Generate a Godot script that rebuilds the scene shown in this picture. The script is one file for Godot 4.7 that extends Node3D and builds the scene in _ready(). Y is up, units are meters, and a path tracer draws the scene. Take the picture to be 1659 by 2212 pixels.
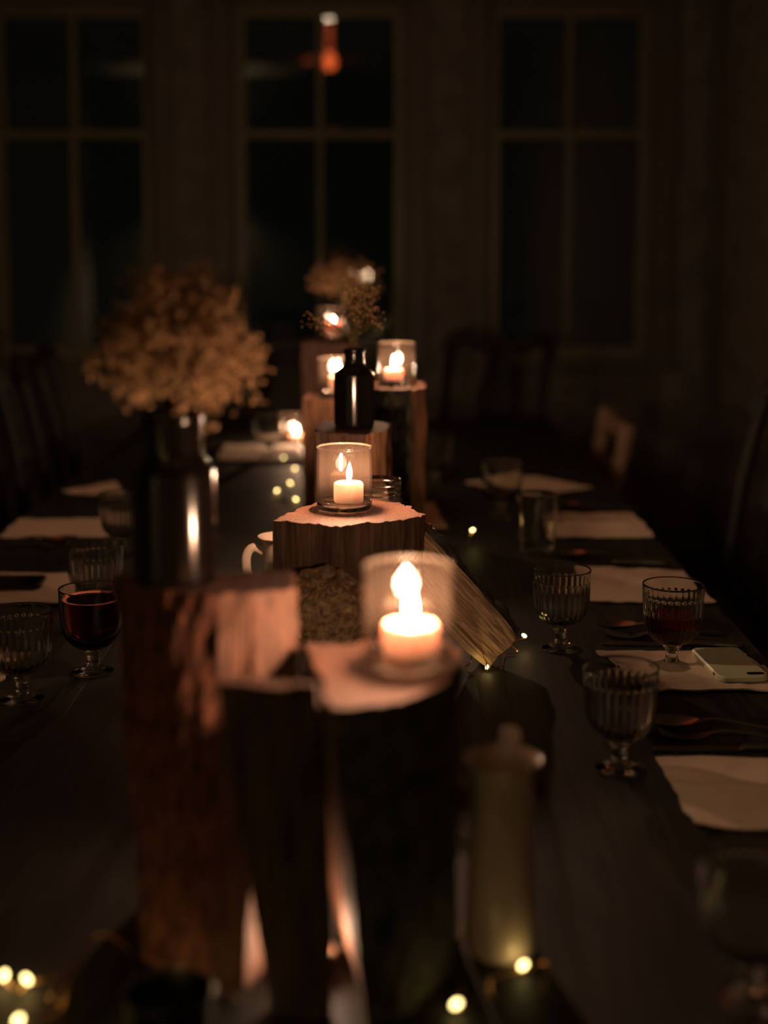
extends Node3D
# A long candle-lit dinner table at night, seen from its near end.
# x right, y up, the table runs away along -z; table top at TOP.

const TOP := 0.75
const UPV := Vector3(0, 1, 0)
var counts := {}
var M := {}
var T := {}


# ------------------------------------------------------------------ mesh collecting
class MB:
	var v := PackedVector3Array()
	var f := PackedInt32Array()

	func p(a: Vector3) -> int:
		v.append(a)
		return v.size() - 1

	func tri(a: int, b: int, c: int) -> void:  # counter-clockwise seen from outside
		f.append(a)
		f.append(b)
		f.append(c)

	func quad(a: int, b: int, c: int, d: int) -> void:
		tri(a, b, c)
		tri(a, c, d)

	func tri_from(a: int, b: int, c: int, inside: Vector3) -> void:
		var n := (v[b] - v[a]).cross(v[c] - v[a])
		if n.dot((v[a] + v[b] + v[c]) / 3.0 - inside) < 0.0:
			tri(a, c, b)
		else:
			tri(a, b, c)

	func quad_from(a: int, b: int, c: int, d: int, inside: Vector3) -> void:
		tri_from(a, b, c, inside)
		tri_from(a, c, d, inside)

	func mesh(angle := 180.0) -> ArrayMesh:
		var nf := f.size() / 3
		var fn := PackedVector3Array()
		fn.resize(nf)
		for i in nf:
			fn[i] = (v[f[i * 3 + 1]] - v[f[i * 3]]).cross(v[f[i * 3 + 2]] - v[f[i * 3]])
		var pos := PackedVector3Array()
		var nor := PackedVector3Array()
		var ind := PackedInt32Array()
		if angle >= 179.0:
			pos = v
			nor.resize(v.size())
			for i in nf:
				for k in 3:
					nor[f[i * 3 + k]] += fn[i]
			for i in nor.size():
				nor[i] = nor[i].normalized() if nor[i].length_squared() > 0.0 else Vector3(0, 1, 0)
			ind.resize(nf * 3)
			for i in nf:
				ind[i * 3] = f[i * 3]
				ind[i * 3 + 1] = f[i * 3 + 2]
				ind[i * 3 + 2] = f[i * 3 + 1]
		else:
			var around := []
			around.resize(v.size())
			for i in nf:
				for k in 3:
					if around[f[i * 3 + k]] == null:
						around[f[i * 3 + k]] = []
					around[f[i * 3 + k]].append(i)
			var lim := cos(deg_to_rad(angle))
			var un := PackedVector3Array()
			un.resize(nf)
			for i in nf:
				un[i] = fn[i].normalized()
			for i in nf:
				for k in [0, 2, 1]:
					var at: int = f[i * 3 + k]
					var n := Vector3.ZERO
					for j in around[at]:
						if un[j].dot(un[i]) >= lim:
							n += fn[j]
					pos.append(v[at])
					nor.append(n.normalized() if n.length_squared() > 0.0 else Vector3(0, 1, 0))
					ind.append(ind.size())
		var a := []
		a.resize(Mesh.ARRAY_MAX)
		a[Mesh.ARRAY_VERTEX] = pos
		a[Mesh.ARRAY_NORMAL] = nor
		a[Mesh.ARRAY_INDEX] = ind
		var m := ArrayMesh.new()
		m.add_surface_from_arrays(Mesh.PRIMITIVE_TRIANGLES, a)
		return m


func add_box(mb: MB, size: Vector3, xf := Transform3D(), bevel := 0.003) -> void:
	var h := size * 0.5
	var b: float = minf(bevel, minf(h.x, minf(h.y, h.z)) * 0.9)
	var ids := {}
	for sx in [-1, 1]:
		for sy in [-1, 1]:
			for sz in [-1, 1]:
				var s := Vector3(sx, sy, sz)
				for ax in 3:
					var q := (h - Vector3(b, b, b)) * s
					q[ax] = h[ax] * s[ax]
					ids[[sx, sy, sz, ax]] = mb.p(xf * q)
	var c := xf.origin
	for ax in 3:
		var u := (ax + 1) % 3
		var w := (ax + 2) % 3
		for s in [-1, 1]:
			var q := []
			for d in [[-1, -1], [1, -1], [1, 1], [-1, 1]]:
				var k := [0, 0, 0]
				k[ax] = s
				k[u] = d[0]
				k[w] = d[1]
				q.append(ids[[k[0], k[1], k[2], ax]])
			mb.quad_from(q[0], q[1], q[2], q[3], c)
		# the edges that run along ax
		for s in [-1, 1]:
			for t in [-1, 1]:
				var lo := [0, 0, 0]
				var hi := [0, 0, 0]
				lo[ax] = -1
				hi[ax] = 1
				lo[u] = s
				hi[u] = s
				lo[w] = t
				hi[w] = t
				mb.quad_from(ids[[lo[0], lo[1], lo[2], u]], ids[[hi[0], hi[1], hi[2], u]], ids[[hi[0], hi[1], hi[2], w]], ids[[lo[0], lo[1], lo[2], w]], c)
	for sx in [-1, 1]:
		for sy in [-1, 1]:
			for sz in [-1, 1]:
				mb.tri_from(ids[[sx, sy, sz, 0]], ids[[sx, sy, sz, 1]], ids[[sx, sy, sz, 2]], c)


func span(mb: MB, a: Vector3, b: Vector3, bevel := 0.003) -> void:  # a box between two corners
	add_box(mb, (b - a).abs(), Transform3D(Basis(), (a + b) * 0.5), bevel)


func box_mesh(size: Vector3, bevel := 0.003) -> ArrayMesh:
	var mb := MB.new()
	add_box(mb, size, Transform3D(), bevel)
	return mb.mesh(20)


func add_lathe(mb: MB, prof: Array, seg: int, flutes := [], at := Vector3.ZERO) -> void:
	# flutes: how deep each profile point is pressed in between 28 ribs
	var rows := []
	for i in prof.size():
		var q: Vector2 = prof[i]
		var row := []
		if q.x <= 1e-6:
			row.append(mb.p(at + Vector3(0, q.y, 0)))
		else:
			for j in seg:
				var th := TAU * j / seg
				var r: float = q.x
				if flutes:
					r -= flutes[i] * (1.0 - absf(sin(th * 14.0)))
				row.append(mb.p(at + Vector3(r * cos(th), q.y, r * sin(th))))
		rows.append(row)
	for i in rows.size() - 1:
		var a: Array = rows[i]
		var b: Array = rows[i + 1]
		for j in seg:
			var k := (j + 1) % seg
			if a.size() == 1 and b.size() == 1:
				continue
			if a.size() == 1:
				mb.tri(a[0], b[j], b[k])
			elif b.size() == 1:
				mb.tri(a[j], b[0], a[k])
			else:
				mb.quad(a[j], b[j], b[k], a[k])


func lathe(prof: Array, seg := 48, angle := 45.0, flutes := []) -> ArrayMesh:
	var mb := MB.new()
	add_lathe(mb, prof, seg, flutes)
	return mb.mesh(angle)


func curve(pts: Array, n: int) -> Array:  # Catmull-Rom through 2D or 3D points
	var out := []
	for i in pts.size() - 1:
		var a = pts[maxi(i - 1, 0)]
		var b = pts[i]
		var c = pts[i + 1]
		var d = pts[mini(i + 2, pts.size() - 1)]
		for k in n:
			var t := float(k) / n
			out.append(0.5 * (2.0 * b + (c - a) * t + (2.0 * a - 5.0 * b + 4.0 * c - d) * t * t + (3.0 * b - a - 3.0 * c + d) * t * t * t))
	out.append(pts[pts.size() - 1])
	return out


# sweep an ellipse (or soft rectangle) along points; rx is across «side», ry across the other way
func add_sweep(mb: MB, pts: Array, rx, ry, seg := 8, side := Vector3.ZERO, square := 0.0) -> void:
	var rows := []
	var n := pts.size()
	var last := side
	for i in n:
		var t: Vector3 = (pts[mini(i + 1, n - 1)] - pts[maxi(i - 1, 0)]).normalized()
		var s := last
		if s == Vector3.ZERO:
			s = Vector3(1, 0, 0) if absf(t.x) < 0.8 else Vector3(0, 0, 1)
		s = (s - t * s.dot(t)).normalized()
		last = s if side == Vector3.ZERO else side
		var w := t.cross(s)
		var row := []
		var ax: float = rx[i] if rx is Array else rx
		var ay: float = ry[i] if ry is Array else ry
		for j in seg:
			var th := TAU * (j + 0.5) / seg
			var cx := cos(th)
			var cy := sin(th)
			if square > 0.0:
				var m := maxf(absf(cx), absf(cy))
				cx = lerpf(cx, cx / m, square)
				cy = lerpf(cy, cy / m, square)
			row.append(mb.p(pts[i] + s * cx * ax + w * cy * ay))
		rows.append(row)
	for i in n - 1:
		for j in seg:
			var k := (j + 1) % seg
			mb.quad(rows[i][j], rows[i][k], rows[i + 1][k], rows[i + 1][j])
	var a := mb.p(pts[0])
	var b := mb.p(pts[n - 1])
	for j in seg:
		var k := (j + 1) % seg
		mb.tri(a, rows[0][k], rows[0][j])
		mb.tri(b, rows[n - 1][j], rows[n - 1][k])


func sweep(pts: Array, rx, ry, seg := 8, side := Vector3.ZERO, square := 0.0, angle := 50.0) -> ArrayMesh:
	var mb := MB.new()
	add_sweep(mb, pts, rx, ry, seg, side, square)
	return mb.mesh(angle)


# ------------------------------------------------------------------ naming and placing
func numbered(called: String) -> String:
	var n: int = counts.get(called, 0)
	counts[called] = n + 1
	return called if n == 0 else "%s_%03d" % [called, n]


func tag(o: Node, label: String, category: String, group := "", kind := "") -> Node:
	if label:
		o.set_meta("label", label)
	if category:
		o.set_meta("category", category)
	if group:
		o.set_meta("group", group)
	if kind:
		o.set_meta("kind", kind)
	return o


func thing(called: String, label: String, category: String, at := Vector3.ZERO, turn := 0.0, group := "") -> Node3D:
	var o := Node3D.new()
	o.name = numbered(called)
	add_child(o)
	o.position = at
	o.rotation.y = turn
	tag(o, label, category, group)
	return o


func obj(called: String, mesh: Mesh, mat: Material, parent: Node = null, at := Vector3.ZERO) -> MeshInstance3D:
	var o := MeshInstance3D.new()
	o.mesh = mesh
	o.material_override = mat
	o.cast_shadow = GeometryInstance3D.SHADOW_CASTING_SETTING_ON
	o.position = at
	if parent == null:
		o.name = numbered(called)
		add_child(o)
	else:
		o.name = called
		parent.add_child(o, true)
	return o


func structure(called: String, at := Vector3.ZERO) -> Node3D:
	var o := Node3D.new()
	o.name = called
	add_child(o)
	o.position = at
	o.set_meta("kind", "structure")
	return o


func dup(src: Node3D, label: String, at: Vector3, turn := 0.0) -> Node3D:
	var o: Node3D = src.duplicate()
	o.name = numbered(str(src.name).rstrip("0123456789_"))
	add_child(o)
	o.position = at
	o.rotation.y = turn
	o.set_meta("label", label)
	return o


func lamp(called: String, parent: Node, at: Vector3, energy: float, color: Color, size := 0.01) -> void:
	var l := OmniLight3D.new()
	l.name = called
	l.light_color = color
	l.light_energy = energy
	l.light_size = size
	l.omni_range = 12.0
	l.omni_attenuation = 2.0
	l.shadow_enabled = true
	parent.add_child(l, true)
	l.position = at


# ------------------------------------------------------------------ materials
func noise(s: int, freq: float, oct := 4, kind := FastNoiseLite.TYPE_SIMPLEX_SMOOTH) -> FastNoiseLite:
	var n := FastNoiseLite.new()
	n.seed = s
	n.frequency = freq
	n.noise_type = kind
	n.fractal_octaves = oct
	return n


func ntex(n: FastNoiseLite, cols := [], stops := [], side := 512) -> NoiseTexture2D:
	var t := NoiseTexture2D.new()
	t.width = side
	t.height = side
	t.seamless = true
	t.noise = n
	if cols:
		var g := Gradient.new()
		g.offsets = PackedFloat32Array(stops)
		g.colors = PackedColorArray(cols)
		t.color_ramp = g
	return t


func grey(v: float) -> Color:
	return Color(v, v, v)


func mat(c: Color, rough: float, tex: Texture2D = null, scale := Vector3.ONE, relief: Texture2D = null, depth := 0.0, world := false) -> StandardMaterial3D:
	var m := StandardMaterial3D.new()
	m.albedo_color = c
	m.roughness = rough
	if tex or relief:
		m.uv1_triplanar = true
		m.uv1_world_triplanar = world
		m.uv1_scale = scale
		m.albedo_texture = tex
		if relief:
			m.heightmap_enabled = true
			m.heightmap_texture = relief
			m.heightmap_scale = depth
	return m


func pane_mat(alpha := 0.04, c := Color(1, 1, 1)) -> StandardMaterial3D:
	var m := StandardMaterial3D.new()
	m.transparency = BaseMaterial3D.TRANSPARENCY_ALPHA
	m.albedo_color = Color(c.r, c.g, c.b, alpha)
	m.roughness = 0.0
	m.metallic_specular = 0.5
	return m


func solid_glass(c: Color, ior := 0.05, rough := 0.0) -> StandardMaterial3D:
	var m := StandardMaterial3D.new()
	m.refraction_enabled = true
	m.refraction_scale = ior
	m.albedo_color = Color(c.r, c.g, c.b, 0.0)
	m.roughness = rough
	return m


func glow(c: Color, e: float) -> StandardMaterial3D:
	var m := StandardMaterial3D.new()
	m.albedo_color = Color(0.02, 0.02, 0.02)
	m.emission_enabled = true
	m.emission = c
	m.emission_energy_multiplier = e
	m.roughness = 1.0
	return m


func make_materials() -> void:
	T.grain = ntex(noise(3, 0.012, 5), [grey(0.45), grey(0.72), grey(0.9), grey(1.0)], [0.0, 0.4, 0.62, 1.0])
	T.grain_relief = ntex(noise(5, 0.02, 5))
	T.bark = ntex(noise(8, 0.02, 5), [grey(0.25), grey(0.55), grey(0.8), grey(1.0)], [0.0, 0.42, 0.6, 1.0])
	T.bark_relief = ntex(noise(9, 0.025, 5, FastNoiseLite.TYPE_PERLIN))
	T.saw = ntex(noise(12, 0.05, 3), [grey(0.5), grey(0.82), grey(1.0)], [0.1, 0.5, 0.85])
	T.cloth = ntex(noise(21, 0.15, 2), [grey(0.86), grey(1.0)], [0.2, 0.8])
	T.cloth_relief = ntex(noise(22, 0.02, 4))
	T.plaster = ntex(noise(31, 0.01, 4), [grey(0.85), grey(1.0)], [0.25, 0.75])
	var cell := noise(41, 0.05, 3, FastNoiseLite.TYPE_CELLULAR)
	T.rock = ntex(cell, [Color(0.19, 0.145, 0.10), Color(0.37, 0.30, 0.21), Color(0.50, 0.41, 0.30), Color(0.85, 0.75, 0.6)], [0.0, 0.4, 0.82, 1.0])
	T.rock_relief = ntex(noise(43, 0.04, 5))

	M.table = mat(Color(0.175, 0.165, 0.13), 0.6, T.grain, Vector3(9, 9, 0.9), null, 0.0, true)
	M.table.metallic_specular = 0.35
	M.floor = mat(Color(0.26, 0.19, 0.13), 0.55, T.grain, Vector3(6, 6, 0.6), null, 0.0, true)
	M.wall_dark = mat(Color(0.22, 0.21, 0.18), 0.9)  # dark tone keeps the unseen front wall faint in the window reflections
	M.wall_right = mat(Color(0.58, 0.56, 0.51), 0.85, T.plaster, Vector3(1.3, 1.3, 1.3), null, 0.0, true)  # wall colour lightened: light on the right wall put into its paint
	M.wall = mat(Color(0.475, 0.465, 0.43), 0.85, T.plaster, Vector3(1.3, 1.3, 1.3), null, 0.0, true)
	M.trim = mat(Color(0.365, 0.35, 0.31), 0.5)
	M.sash = mat(Color(0.46, 0.45, 0.33), 0.45)
	M.ceiling = mat(Color(0.55, 0.53, 0.48), 0.9)
	M.window = pane_mat(0.0)
	M.split_pale = mat(Color(0.92, 0.77, 0.62), 0.75, T.saw, Vector3(9, 0.8, 9), T.grain_relief, 0.2)
	M.split = mat(Color(0.44, 0.28, 0.195), 0.75, T.grain, Vector3(16, 1.3, 16), T.grain_relief, 0.12)
	M.split_lit = mat(Color(0.74, 0.53, 0.39), 0.75, T.grain, Vector3(16, 1.3, 16), T.grain_relief, 0.12)  # M.split lightened: candle light on these faces put into the colour
	M.split_dark = mat(Color(0.38, 0.27, 0.20), 0.8, T.grain, Vector3(14, 1.2, 14), T.grain_relief, 0.15)
	M.bark = mat(Color(0.38, 0.36, 0.30), 0.9, T.bark, Vector3(9, 3, 9), T.bark_relief, 0.3)
	M.bark_red = mat(Color(0.56, 0.33, 0.23), 0.9, T.bark, Vector3(9, 3, 9), T.bark_relief, 0.3)
	M.saw = mat(Color(0.48, 0.30, 0.21), 0.85, T.saw, Vector3(16, 16, 16), T.saw, 0.22)
	M.rock = mat(Color(1.0, 0.95, 0.85), 0.55, T.rock, Vector3(3.6, 3.6, 3.6), T.rock_relief, 0.5)
	M.chair = mat(Color(0.085, 0.06, 0.05), 0.6, T.grain, Vector3(8, 1, 8))
	M.seat_pad = mat(Color(0.12, 0.09, 0.07), 0.9)
	M.pale_chair = mat(Color(0.72, 0.60, 0.46), 0.6, T.grain, Vector3(6, 0.8, 6))
	M.napkin = mat(Color(0.80, 0.73, 0.64), 0.95, T.cloth, Vector3(5, 5, 5))
	M.enamel = mat(Color(0.84, 0.76, 0.69), 0.18)
	M.steel = mat(Color(0.55, 0.53, 0.50), 0.36)
	M.steel.metallic = 1.0
	M.copper = mat(Color(0.85, 0.42, 0.26), 0.18)
	M.copper.metallic = 1.0
	M.brass = mat(Color(0.85, 0.62, 0.32), 0.15)
	M.brass.metallic = 1.0
	M.wire = mat(Color(0.80, 0.60, 0.40), 0.3)
	M.wire.metallic = 1.0
	M.glass = solid_glass(Color(0.97, 0.97, 0.96))
	M.glass_light = pane_mat(0.006)
	M.lit_rim_glass = pane_mat(0.035, Color(1, 0.9, 0.8))  # warm film paints a highlight line round the glass rim
	M.thin_glass = pane_mat(0.003, Color(1, 0.86, 0.76))  # faint warm film: dusty haze and reflected glow put into the colour
	M.brown_glass = mat(Color(0.055, 0.034, 0.022), 0.13)
	M.brown_glass.metallic = 0.12
	M.brown_glass.metallic_specular = 0.7
	M.red_drink = solid_glass(Color(0.42, 0.035, 0.03), 0.034)
	M.foam = mat(Color(0.70, 0.42, 0.36), 0.8)
	M.wax = mat(Color(0.80, 0.625, 0.53), 0.55)
	M.wax.subsurf_scatter_enabled = true
	M.wax.subsurf_scatter_strength = 0.9
	M.wick = mat(Color(0.05, 0.04, 0.04), 0.9)
	M.flame = glow(Color(1.0, 0.88, 0.74), 150.0)
	M.led = glow(Color(1.0, 0.88, 0.56), 9.0)
	M.bulb = glow(Color(1.0, 0.42, 0.20), 9.0)
	M.lamp_glow = glow(Color(1.0, 0.9, 0.7), 3.0)
	M.shade = mat(Color(0.75, 0.70, 0.6), 0.9)
	M.shade.backlight_enabled = true
	M.shade.backlight = Color(0.9, 0.85, 0.75)
	M.opal = glow(Color(1.0, 0.90, 0.76), 30.0)
	M.amber = glow(Color(1.0, 0.42, 0.24), 3.0)
	M.floret = mat(Color(0.74, 0.58, 0.42), 0.9)
	M.floret.backlight_enabled = true
	M.floret.backlight = Color(0.4, 0.36, 0.25)
	M.stem = mat(Color(0.30, 0.26, 0.12), 0.8)
	M.case_white = mat(Color(0.66, 0.68, 0.56), 0.4)
	M.black_glass = mat(Color(0.015, 0.015, 0.018), 0.12)
	M.steel_dark = mat(Color(0.25, 0.24, 0.22), 0.3)
	M.steel_dark.metallic = 1.0


const FIRE := Color(1.0, 0.765, 0.60)
const LEDC := Color(1.0, 0.80, 0.46)


# ------------------------------------------------------------------ the room
func room() -> void:
	var zb := -6.0
	var x0 := -2.6
	var x1 := 1.40
	var z1 := 2.2
	var yc := 2.95
	var fl := structure("floor")
	var slab := MB.new()
	span(slab, Vector3(x0 - 0.15, -0.16, z1 + 0.15), Vector3(x1 + 0.15, -0.022, zb - 0.3), 0.004)
	obj("subfloor", slab.mesh(20), M.floor, fl)
	var n := 25
	var w := (x1 - x0) / n
	var board := box_mesh(Vector3(w - 0.003, 0.022, z1 - zb), 0.002)
	for i in n:
		obj("floorboard", board, M.floor, fl, Vector3(x0 + w * (i + 0.5), -0.011, (z1 + zb) * 0.5))
	var ce := MB.new()
	span(ce, Vector3(x0 - 0.15, yc, z1 + 0.15), Vector3(x1 + 0.15, yc + 0.15, zb - 0.3), 0.004)
	tag(obj("ceiling", ce.mesh(20), M.ceiling), "", "", "", "structure")
	for s in [["wall_left", x0 - 0.15, x0], ["wall_right", x1, x1 + 0.15]]:
		var mb := MB.new()
		span(mb, Vector3(s[1], 0, z1), Vector3(s[2], yc, zb - 0.3), 0.002)
		tag(obj(s[0], mb.mesh(20), M.wall_right if s[0] == "wall_right" else M.wall), "", "", "", "structure")
	var fr := MB.new()
	span(fr, Vector3(x0 - 0.15, 0, z1), Vector3(x1 + 0.15, yc, z1 + 0.15), 0.002)
	tag(obj("wall_front", fr.mesh(20), M.wall_dark), "", "", "", "structure")
	# back wall with three tall sash windows
	var wins := [[-1.635, -0.965], [-0.624, 0.087], [0.439, 1.112]]
	var sill := 0.83
	var head := 2.31
	var wb := MB.new()
	span(wb, Vector3(x0, 0, zb - 0.22), Vector3(x1, sill, zb), 0.001)
	span(wb, Vector3(x0, head, zb - 0.22), Vector3(x1, yc, zb), 0.001)
	var edge := x0
	for q in wins:
		span(wb, Vector3(edge, sill, zb - 0.22), Vector3(q[0], head, zb), 0.001)
		edge = q[1]
	span(wb, Vector3(edge, sill, zb - 0.22), Vector3(x1, head, zb), 0.001)
	tag(obj("wall_back", wb.mesh(20), M.wall), "", "", "", "structure")
	for i in 3:
		var a: float = wins[i][0]
		var b: float = wins[i][1]
		var cx := (a + b) * 0.5
		var win := structure("window_%d" % (i + 1), Vector3(cx, sill, zb - 0.06))
		var hw := (b - a) * 0.5
		var hh := head - sill
		var mid := 1.772 - sill
		var fm := MB.new()
		for s in [-1, 1]:
			span(fm, Vector3(s * hw, 0, -0.05), Vector3(s * (hw - 0.018), hh, 0.03), 0.002)
		span(fm, Vector3(-hw, hh - 0.018, -0.05), Vector3(hw, hh, 0.03), 0.002)
		span(fm, Vector3(-hw, 0, -0.05), Vector3(hw, 0.015, 0.03), 0.002)
		obj("window_frame", fm.mesh(20), M.sash, win)
		for k in 2:
			var ya := 0.015 if k == 0 else mid - 0.005
			var yb := mid + 0.022 if k == 0 else hh - 0.018
			var zo := 0.006 if k == 0 else -0.026
			var sm := MB.new()
			for s in [-1, 1]:
				span(sm, Vector3(s * (hw - 0.018), ya, zo - 0.013), Vector3(s * (hw - 0.045), yb, zo + 0.013), 0.002)
			span(sm, Vector3(-hw + 0.018, ya, zo - 0.013), Vector3(hw - 0.018, ya + (0.045 if k == 0 else 0.03), zo + 0.0129), 0.002)
			span(sm, Vector3(-hw + 0.018, yb - 0.032, zo - 0.013), Vector3(hw - 0.018, yb, zo + 0.0129), 0.002)
			span(sm, Vector3(-0.014, ya + 0.02, zo - 0.012), Vector3(0.014, yb - 0.02, zo + 0.0125), 0.003)
			var sash := obj("sash", sm.mesh(20), M.sash, win)
			for s in [-1, 1]:
				var pw := hw - 0.055
				var pm := box_mesh(Vector3(pw, yb - ya - 0.07, 0.003), 0.0005)
				var pane := obj("pane", pm, M.window, sash, Vector3(s * (pw * 0.5 + 0.012), (ya + yb) * 0.5 + 0.006, zo))
				pane.rotation.y = deg_to_rad(PANE_TURN)
		var lk := MB.new()
		span(lk, Vector3(0.03, mid + 0.022, 0.0), Vector3(0.08, mid + 0.034, 0.02), 0.003)
		span(lk, Vector3(0.05, mid + 0.03, 0.004), Vector3(0.062, mid + 0.05, 0.016), 0.003)
		obj("sash_lock", lk.mesh(20), M.brass, win)
		# casing: moulded boards standing proud of the wall
		var tr := structure("trim_%d" % (i + 1), Vector3(cx, sill, zb))
		for s in [-1, 1]:
			var cm := MB.new()
			span(cm, Vector3(s * hw, -0.02, 0.0), Vector3(s * (hw + 0.095), hh, 0.018), 0.003)
			span(cm, Vector3(s * (hw + 0.07), -0.02, 0.016), Vector3(s * (hw + 0.1), hh, 0.034), 0.006)
			span(cm, Vector3(s * (hw + 0.008), -0.02, 0.016), Vector3(s * (hw + 0.024), hh, 0.027), 0.005)
			obj("casing", cm.mesh(20), M.trim, tr)
		var hm := MB.new()
		span(hm, Vector3(-hw - 0.11, hh, 0.0), Vector3(hw + 0.11, hh + 0.12, 0.022), 0.004)
		span(hm, Vector3(-hw - 0.125, hh + 0.115, 0.0), Vector3(hw + 0.125, hh + 0.15, 0.045), 0.01)
		obj("head_board", hm.mesh(20), M.trim, tr)
		var sb := MB.new()
		span(sb, Vector3(-hw - 0.12, -0.035, -0.05), Vector3(hw + 0.12, -0.0, 0.055), 0.008)
		obj("window_sill", sb.mesh(20), M.trim, tr)
		var pn := MB.new()
		span(pn, Vector3(-hw - 0.05, -0.70, 0.0), Vector3(hw + 0.05, -0.62, 0.02), 0.005)
		span(pn, Vector3(-hw - 0.05, -0.13, 0.0), Vector3(hw + 0.05, -0.05, 0.02), 0.005)
		for s in [-1, 1]:
			span(pn, Vector3(s * (hw - 0.03), -0.63, 0.0), Vector3(s * (hw + 0.05), -0.12, 0.0199), 0.005)
		obj("apron_panel", pn.mesh(20), M.trim, tr)
	for s in [["baseboard_back", Vector3(x0, 0, zb), Vector3(x1, 0.12, zb + 0.018)], ["baseboard_right", Vector3(x1 - 0.018, 0, zb), Vector3(x1, 0.12, z1)], ["baseboard_left", Vector3(x0, 0, zb), Vector3(x0 + 0.018, 0.12, z1)]]:
		var mb := MB.new()
		span(mb, s[1], s[2], 0.006)
		tag(obj(s[0], mb.mesh(20), M.trim), "", "", "", "structure")
	# corner post between the window wall and the right wall
	var cp := MB.new()
	span(cp, Vector3(x1 - 0.05, 0.12, zb), Vector3(x1, yc, zb + 0.05), 0.012)
	tag(obj("trim_4", cp.mesh(20), M.trim), "", "", "", "structure")


const PANE_TURN := 1.1


# ------------------------------------------------------------------ furniture
func table() -> void:
	var t := thing("dining_table", "long dark plank dining table running from the foreground to the windows", "table", Vector3(-0.118, 0, -2.65))
	var n := 7
	var w := 1.326 / n
	var board := box_mesh(Vector3(w - 0.0003, 0.035, 4.06), 0.0002)
	for i in n:
		obj("plank", board, M.table, t, Vector3(-0.663 + w * (i + 0.5), TOP - 0.0175, 0))
	for s in [-1, 1]:
		obj("apron", box_mesh(Vector3(0.022, 0.1, 3.7), 0.003), M.table, t, Vector3(s * 0.58, TOP - 0.085, 0))
		obj("end_apron", box_mesh(Vector3(1.14, 0.1, 0.022), 0.003), M.table, t, Vector3(0, TOP - 0.085, s * 1.86))
		for k in [-1, 1]:
			var leg := lathe([Vector2(0, 0), Vector2(0.022, 0), Vector2(0.026, 0.03), Vector2(0.03, 0.3), Vector2(0.036, 0.5), Vector2(0.03, 0.53), Vector2(0.04, 0.56), Vector2(0.04, TOP - 0.036), Vector2(0, TOP - 0.036)], 16)
			obj("leg", leg, M.table, t, Vector3(s * 0.54, 0, k * 1.82))


# a dark dining chair: front towards +z, raked back with a yoke crest and a vase splat
func make_dark_chair(label: String) -> Node3D:
	var t := thing("dining_chair", label, "chair", Vector3.ZERO, 0.0, "dark dining chairs round the table")
	var seat := MB.new()
	add_box(seat, Vector3(0.46, 0.05, 0.43), Transform3D(Basis(), Vector3(0, 0.445, 0)), 0.015)
	obj("seat_frame", seat.mesh(25), M.chair, t)
	obj("seat", box_mesh(Vector3(0.42, 0.035, 0.39), 0.016), M.seat_pad, t, Vector3(0, 0.482, 0))
	for s in [-1, 1]:
		var fl := [Vector3(s * 0.205, 0.44, 0.19), Vector3(s * 0.212, 0.32, 0.2), Vector3(s * 0.2, 0.12, 0.192), Vector3(s * 0.208, 0.0, 0.2)]
		obj("front_leg", sweep(curve(fl, 4), 0.02, 0.02, 10), M.chair, t)
		var bp := [Vector3(s * 0.19, 0, -0.27), Vector3(s * 0.19, 0.25, -0.215), Vector3(s * 0.19, 0.46, -0.2), Vector3(s * 0.195, 0.7, -0.225), Vector3(s * 0.2, 0.88, -0.262), Vector3(s * 0.198, 0.96, -0.285)]
		obj("back_leg", sweep(curve(bp, 4), 0.02, 0.017, 10, Vector3(1, 0, 0), 0.5), M.chair, t)
		obj("side_stretcher", sweep([Vector3(s * 0.205, 0.2, 0.19), Vector3(s * 0.19, 0.2, -0.22)], 0.011, 0.011, 8), M.chair, t)
	var cr := []
	for q in [Vector3(-0.225, 0.925, -0.275), Vector3(-0.205, 0.975, -0.29), Vector3(-0.15, 0.985, -0.3), Vector3(-0.09, 0.955, -0.305), Vector3(0, 0.965, -0.31), Vector3(0.09, 0.955, -0.305), Vector3(0.15, 0.985, -0.3), Vector3(0.205, 0.975, -0.29), Vector3(0.225, 0.925, -0.275)]:
		cr.append(q)
	obj("crest_rail", sweep(curve(cr, 5), 0.027, 0.014, 10, Vector3(0, 1, 0.1)), M.chair, t)
	var sp := []
	var sw := []
	for q in [[0.5, 0.045], [0.56, 0.05], [0.62, 0.035], [0.7, 0.06], [0.78, 0.075], [0.86, 0.05], [0.91, 0.04], [0.955, 0.06]]:
		sp.append(Vector3(0, q[0], -0.2 - pow(maxf(q[0] - 0.46, 0.0) / 0.5, 1.6) * 0.105))
		sw.append(q[1])
	obj("splat", sweep(sp, sw, 0.006, 8, Vector3(1, 0, 0), 0.8), M.chair, t)
	obj("back_rail", box_mesh(Vector3(0.36, 0.05, 0.02), 0.004), M.chair, t, Vector3(0, 0.5, -0.203))
	obj("front_stretcher", sweep([Vector3(-0.2, 0.2, 0.02), Vector3(0.2, 0.2, 0.02)], 0.011, 0.011, 8), M.chair, t)
	return t


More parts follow.
